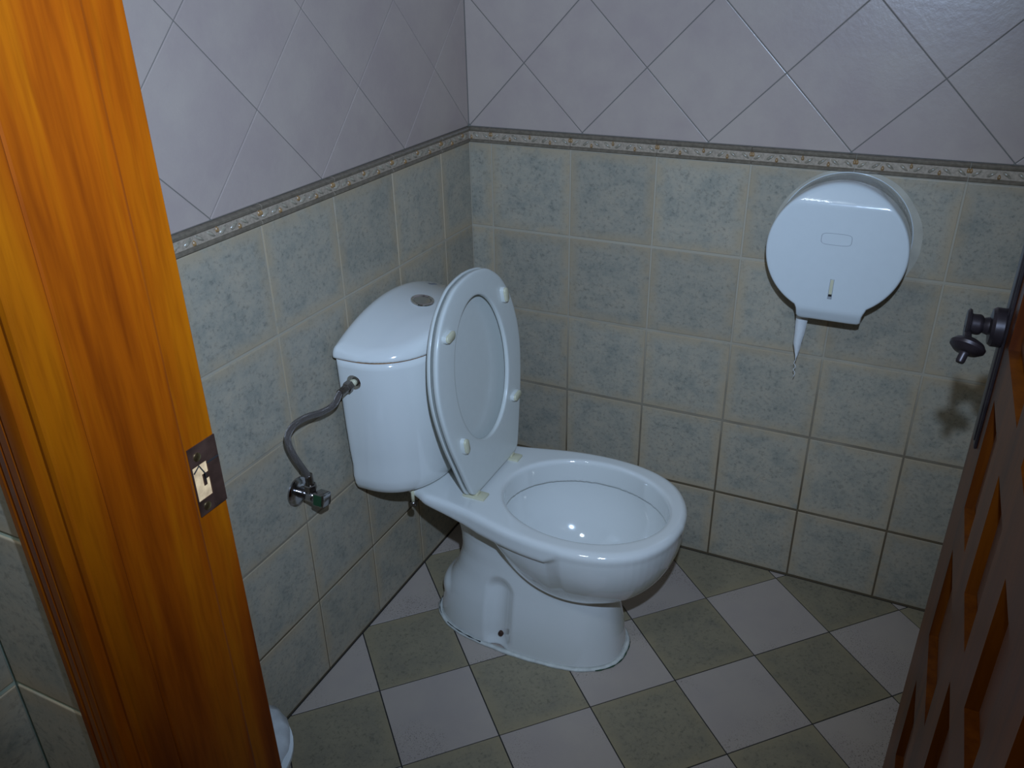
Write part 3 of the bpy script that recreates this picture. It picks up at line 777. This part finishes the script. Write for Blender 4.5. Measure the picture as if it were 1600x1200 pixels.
# bumpers
def bumper(v, a, ang):
    n_ = 20; L2, R2 = .0090, .0088; out = []
    def ring(sc, nn, dv=0):
        r = []
        for i in range(n_):
            t = 2*PI*i/n_; x = (L2 if math.cos(t) > 0 else -L2)*1.0+R2*math.cos(t); y = R2*math.sin(t); x *= sc; y *= sc
            r.append(S(v+x*math.cos(ang)-y*math.sin(ang), a+x*math.sin(ang)+y*math.cos(ang), nn))
        return r
    b1 = loft('bumper', [ring(1, -.001), ring(1, .0075), ring(.97, .0083)], M['seat_plastic'], None, angle=40)
    b2 = loft('bumper_pad', [ring(.90, .0075), ring(.90, .0115), ring(.82, .0125)], M['cream'], None, angle=60)
    b1.parent = seat; b2.parent = seat
    return b1, b2
bpy.context.view_layer.update()
for v, a, ang in ((-.121, .364, .15), (.119, .364, PI/2+.1), (-.121, .128, PI/2+.05), (.117, .128, 0.1)):
    b1, b2 = bumper(v, a, ang)
# lid shell behind the seat
LO = [(p[0]*1.002, p[1]*1.004-.001) for p in SO]
def lring(k, nn): return [S(p[0]*k, CA+(p[1]-CA)*k, nn) for p in LO]
lr = [lring(.0001+.02, -.0255), lring(.2, -.0254), lring(.4, -.0250), lring(.6, -.0243), lring(.78, -.0232), lring(.9, -.0215), lring(.95, -.0195), lring(.972, -.0172), lring(.984, -.0160), lring(.995, -.0158), lring(1.0, -.0166), lring(1.0015, -.0185), lring(.999, -.0215), lring(.985, -.0245), lring(.95, -.0262), lring(.8, -.0275), lring(.6, -.0282), lring(.3, -.0288), lring(.02, -.029)]
seat_lid = tp(loft('seat_lid', lr, M['seat_plastic'], angle=60))
for s in (-1, 1):
    bm = bmesh.new(); y = YC+s*.0835
    bm_box(bm, (.228, y-.014, RT-.0012), (.279, y+.014, RT+.0050), .0022, 2); bm_box(bm, (.238, y-.008, RT+.002), (.262, y+.008, RT+.0115), .003, 2)
    tp(from_bm('hinge', bm, M['cream'], None, True, None, 40))
# cistern inlet
IN = Vector((.052, YC-.1880, .662)); idir = Vector((-.05, -1, -.10)).normalized()
il = lathe('inlet_flange', [(.0001, 0), (.0150, 0), (.0160, .002), (.0150, .0038), (.0085, .0048), (.0001, .0050)], M['bright_chrome'], None, frame_mw(IN, (-.02, -1, 0)), 28); tp(il)
il2 = lathe('inlet_nipple', [(.0001, 0), (.0075, 0), (.0075, .013), (.0001, .013)], M['cream'], None, frame_mw(IN+idir*.004, idir), 20); tp(il2)

# ================================================================== WATER SUPPLY
hose = empty('flexible_hose', IN, 'braided steel flexible hose curving from tank side to wall valve', 'hose')
def under(o, e): o.parent = e; o.matrix_parent_inverse = Matrix.Translation(-Vector(e.location)); return o
VL = Vector((0, -.7502, .4817)); VX = .034
start = IN+idir*.040; endp = Vector((VX, VL.y, VL.z+.040))
hpts = catmull([start-idir*.008, start+idir*.006, (.048, -.668, .6425), (.046, -.705, .644), (.045, -.743, .6540), (.044, -.778, .6560), (.043, -.7975, .6440), (.042, -.798, .622), (.039, -.784, .588), (.036, -.768, .558), (VX, -.7560, .536), endp], 8)
under(tube('hose', hpts, .0062, M['braid'], seg=20, uv=True), hose)
under(lathe('hose_nut', [(.0001, 0), (.0105, 0), (.0115, .002), (.0115, .012), (.0095, .0135), (.0085, .015), (.0080, .025), (.0001, .025)], M['dull_chrome'], None, frame_mw(IN+idir*.0125, idir), 6, smooth=False, angle=None), hose)
under(lathe('hose_ferrule', [(.0001, 0), (.0078, 0), (.0078, .020), (.0001, .020)], M['dull_chrome'], None, frame_mw(IN+idir*.026, idir), 20), hose)
under(lathe('hose_ferrule', [(.0001, 0), (.0078, 0), (.0078, .022), (.0070, .023), (.0001, .023)], M['dull_chrome'], None, frame_mw((VX, VL.y, VL.z+.026), (0, -.02, 1)), 20), hose)
under(lathe('hose_nut', [(.0001, 0), (.0112, 0), (.0122, .0015), (.0122, .012), (.0105, .0138), (.0001, .0138)], M['dull_chrome'], None, frame_mw((VX, VL.y, VL.z+.013), (0, 0, 1)), 6, smooth=False, angle=None), hose)
valve = empty('angle_valve', VL, 'chrome angle stop valve with dark green square knob on the grey tiled wall', 'valve')
under(lathe('wall_flange', [(.0001, .0003), (.0300, .0003), (.0295, .003), (.0240, .0060), (.0140, .0078), (.0110, .0080), (.0001, .0080)], M['chrome'], None, frame_mw(VL, (1, 0, 0)), 36), valve)
under(lathe('valve_body', [(.0001, .006), (.0105, .006), (.0105, .020), (.0125, .023), (.0128, .040), (.0100, .043), (.0085, .048), (.0001, .048)], M['chrome'], None, frame_mw(VL, (1, 0, 0)), 28), valve)
under(lathe('valve_outlet', [(.0001, 0), (.0098, 0), (.0098, .016), (.0001, .016)], M['chrome'], None, frame_mw(VL+Vector((VX, 0, 0)), (0, 0, 1)), 20), valve)
bm = bmesh.new(); bm_box(bm, (.045, -.0135, -.0135), (.070, .0135, .0135), .0032, 2)
bmesh.ops.rotate(bm, verts=bm.verts, cent=(0, 0, 0), matrix=Matrix.Rotation(-.22, 3, 'X')); bmesh.ops.translate(bm, verts=bm.verts, vec=(0, VL.y, VL.z))
knob = under(from_bm('valve_knob', bm, M['chrome'], None, True, None, 40), valve)
bm = bmesh.new()
bm_box(bm, (.0485, -.0142, -.0105), (.0665, -.0130, .0105), .0012, 2)
bmesh.ops.rotate(bm, verts=bm.verts, cent=(0, 0, 0), matrix=Matrix.Rotation(-.22, 3, 'X')); bmesh.ops.translate(bm, verts=bm.verts, vec=(0, VL.y, VL.z))
gi = under(from_bm('green_inlay', bm, M['green'], None), valve); gi['label'] = 'dark green inlay on the knob'

# ================================================================== PAPER DISPENSER
DX, DZc = .8555, .8800
disp = empty('paper_dispenser', (DX, 0, DZc), 'round white jumbo toilet paper dispenser on the back wall', 'dispenser')
def ud(o): return under(o, disp)
hal = [(.860+.143*math.cos(2*PI*i/64)*(1+.01*math.sin(7*i)), .873+.141*math.sin(2*PI*i/64)) for i in range(64)]
ud(loft('glue_halo', [[(x, .0001, min(z, HB+.002)) for x, z in hal], [(x, -.0012, min(z, HB+.002)) for x, z in hal]], M['halo'], angle=40))
bx_, bz_ = .8560, .8775
def circ(r, y, n_=80, cx=bx_, cz=bz_): return [(cx+r*math.cos(2*PI*i/n_), y, cz+r*math.sin(2*PI*i/n_)) for i in range(n_)]
ud(loft('back_casing', [circ(.1255, -.0008), circ(.1290, -.0008), circ(.1290, -.006), circ(.1275, -.010), circ(.1270, -.085), circ(.1245, -.085), circ(.1248, -.0008)], M['smoky'], close_a=False, close_b=False, angle=30))
ud(loft('paper_roll', [circ(.100, -.012, cz=.868), circ(.100, -.080, cz=.868)], M['paper'], angle=40))
ud(lathe('roll_core', [(.0001, 0), (.028, 0), (.028, .002), (.0001, .002)], M['line_grey'], None, frame_mw((bx_, -.0805, .868), (0, -1, 0)), 24))
ol = []
R_ = .1302
for i in range(97):
    a = -PI/2+.60+(2*PI-1.09)*i/96; ol.append((DX+R_*math.cos(a), DZc+R_*math.sin(a)))
# lower throat, left then right
xl, xr0, zb_ = .7985, .9215, .7340
a_l = ol[-1]; a_r = ol[0]
ol += [(xl-.0008, .7580), (xl+.0002, .7500), (xl+.0008, .7400), (xl+.004, .7352), (xl+.010, zb_)]
ol += [(xl+(xr0-xl)*t, zb_) for t in (.25, .4, .55, .7, .85)]
ol += [(xr0-.004, zb_+.001), (xr0, .7385), (xr0+.0005, .7460), (xr0+.0012, .7540), (xr0+.0035, .7620), (xr0+.0062, .7680)]
ol = [(x, z) for x, z in ol]
n = len(ol); cxy = (DX, DZc)
def yfront(z, x):
    y = -.1275
    y += max(0, z-.972)*.55
    y += max(0, .760-z)*.50
    return y
def cring(k, dy, base=None):
    r = []
    for x, z in ol:
        xx = cxy[0]+(x-cxy[0])*k; zz = cxy[1]+(z-cxy[1])*k
        r.append((xx, (yfront(zz, xx)+dy) if base is None else base, zz))
    return r
crs = [cring(.975, 0, -.084), cring(1, 0, -.083), cring(1, .011), cring(.997, .0055), cring(.990, .0022), cring(.978, .0006), cring(.965, 0)]+[cring(k, 0) for k in (.93, .89, .85, .81, .77, .73, .69, .64, .58, .5, .4, .3, .2, .1)]
cov = ud(loft('cover', crs, M['white_plastic'], angle=32))
# outline of the logo cartouche and the lock slot
cr_ = circ(.1297, -.0035, 96); ud(tube('casing_rim', cr_+[cr_[0]], .0011, M['white_plastic'], seg=6, cap=False))
rr = []
for i in range(48):
    a = 2*PI*i/48; rr.append((DX-.001+.0275*math.copysign(abs(math.cos(a))**.45, math.cos(a)), -.1276, .9070+.0112*math.copysign(abs(math.sin(a))**.45, math.sin(a))))
ud(tube('cartouche_line', rr+[rr[0]], .00045, M['line_grey'], seg=5, cap=False))
ud(box('lock_slot', (DX+.0005, -.1281, .8245-.028), (DX+.0062, -.1270, .8265), M['cream']))
ud(box('lock_hole', (DX+.0003, -.1283, .7925), (DX+.0064, -.1270, .7968), M['dark']))
ud(box('lock_tab', (DX+.0003, -.1283, .7875), (DX+.0064, -.1270, .7922), M['line_grey']))
slf = [(DX+.0, -.1278, .8275), (DX+.0068, -.1278, .8275), (DX+.0068, -.1278, .7870), (DX-.0002, -.1278, .7870), (DX, -.1278, .8275)]
ud(tube('slot_edge', slf, .0004, M['line_grey'], seg=4))
# paper end
pp = []
L1 = [(.7945, .740), (.7955, .715), (.7965, .695), (.7972, .675), (.7978, .655), (.8010, .640), (.8045, .628), (.8070, .616)]
R1_ = [(.8225, .740), (.8195, .715), (.8182, .695), (.8165, .675), (.8135, .655), (.8125, .640), (.8105, .628), (.8085, .616)]
V = []; Fc = []
for (a, b_) in zip(L1, R1_):
    wob = .0015*math.sin(a[1]*160)
    for th_ in (0, .0006): V += [(a[0], -.062+wob+th_, a[1]), ((a[0]+b_[0])/2, -.0655+wob+th_, (a[1]+b_[1])/2), (b_[0], -.060+wob+th_, b_[1])]
for i in range(len(L1)-1):
    o1, o2 = i*6, (i+1)*6
    for s_ in (0, 3):
        for q in (0, 1): Fc.append((o1+s_+q, o1+s_+q+1, o2+s_+q+1, o2+s_+q))
    Fc.append((o1, o2, o2+3, o1+3)); Fc.append((o1+2, o1+5, o2+5, o2+2))
Fc.append((0, 3, 4, 1)); Fc.append((1, 4, 5, 2)); l_ = (len(L1)-1)*6; Fc.append((l_, l_+1, l_+4, l_+3)); Fc.append((l_+1, l_+2, l_+5, l_+4))
pap = obj('toilet_paper', V, Fc, M['paper'], None, True)
tag(pap, 'thin torn white tissue end hanging below the round dispenser', 'toilet paper')
th_pts = catmull([(.8078, -.0625, .618), (.8055, -.0625, .608), (.8095, -.0625, .601), (.8060, -.0625, .593), (.8100, -.0625, .586), (.8080, -.0625, .576)], 5)
tt = tube('torn_thread', th_pts, .0007, M['paper'], pap, seg=5)

# ================================================================== WASTE BIN
bin_ = empty('waste_bin', (.137, -1.150, 0), 'small white waste bin with plastic liner behind the wooden jamb', 'bin')
def ub(o): return under(o, bin_)
BX, BY = .137, -1.150
def br(r, z): return [(BX+r*math.cos(2*PI*i/48), BY+r*math.sin(2*PI*i/48), z*.87) for i in range(48)]
ub(loft('bin_body', [br(.078, .0005), br(.082, .004), br(.094, .27), br(.095, .288), br(.092, .288), br(.080, .01)], M['white_plastic'], close_b=True, angle=40))
ub(loft('bin_rim', [br(.0945, .286), br(.103, .286), br(.1055, .290), br(.1045, .296), br(.098, .299), br(.092, .297), br(.092, .286)], M['white_plastic'], close_a=False, close_b=False, angle=50))
bgr = []
for k, (r, z) in enumerate(((.0960, .290), (.0985, .3035), (.088, .312), (.078, .318), (.062, .324), (.040, .328), (.015, .329))):
    bgr.append([(BX-.005+(r+.0022*math.sin(i*1.9+k)*(k > 0))*math.cos(2*PI*i/48), BY+.010+(r+.0022*math.sin(i*2.3+k*2)*(k > 0))*math.sin(2*PI*i/48), (z+.0025*math.sin(i*1.3+k*1.7)*(k > 0))*.87) for i in range(48)])
ub(loft('liner_bag', bgr, M['bag'], close_a=False))

# parents that were built in world space
bpy.context.view_layer.update()
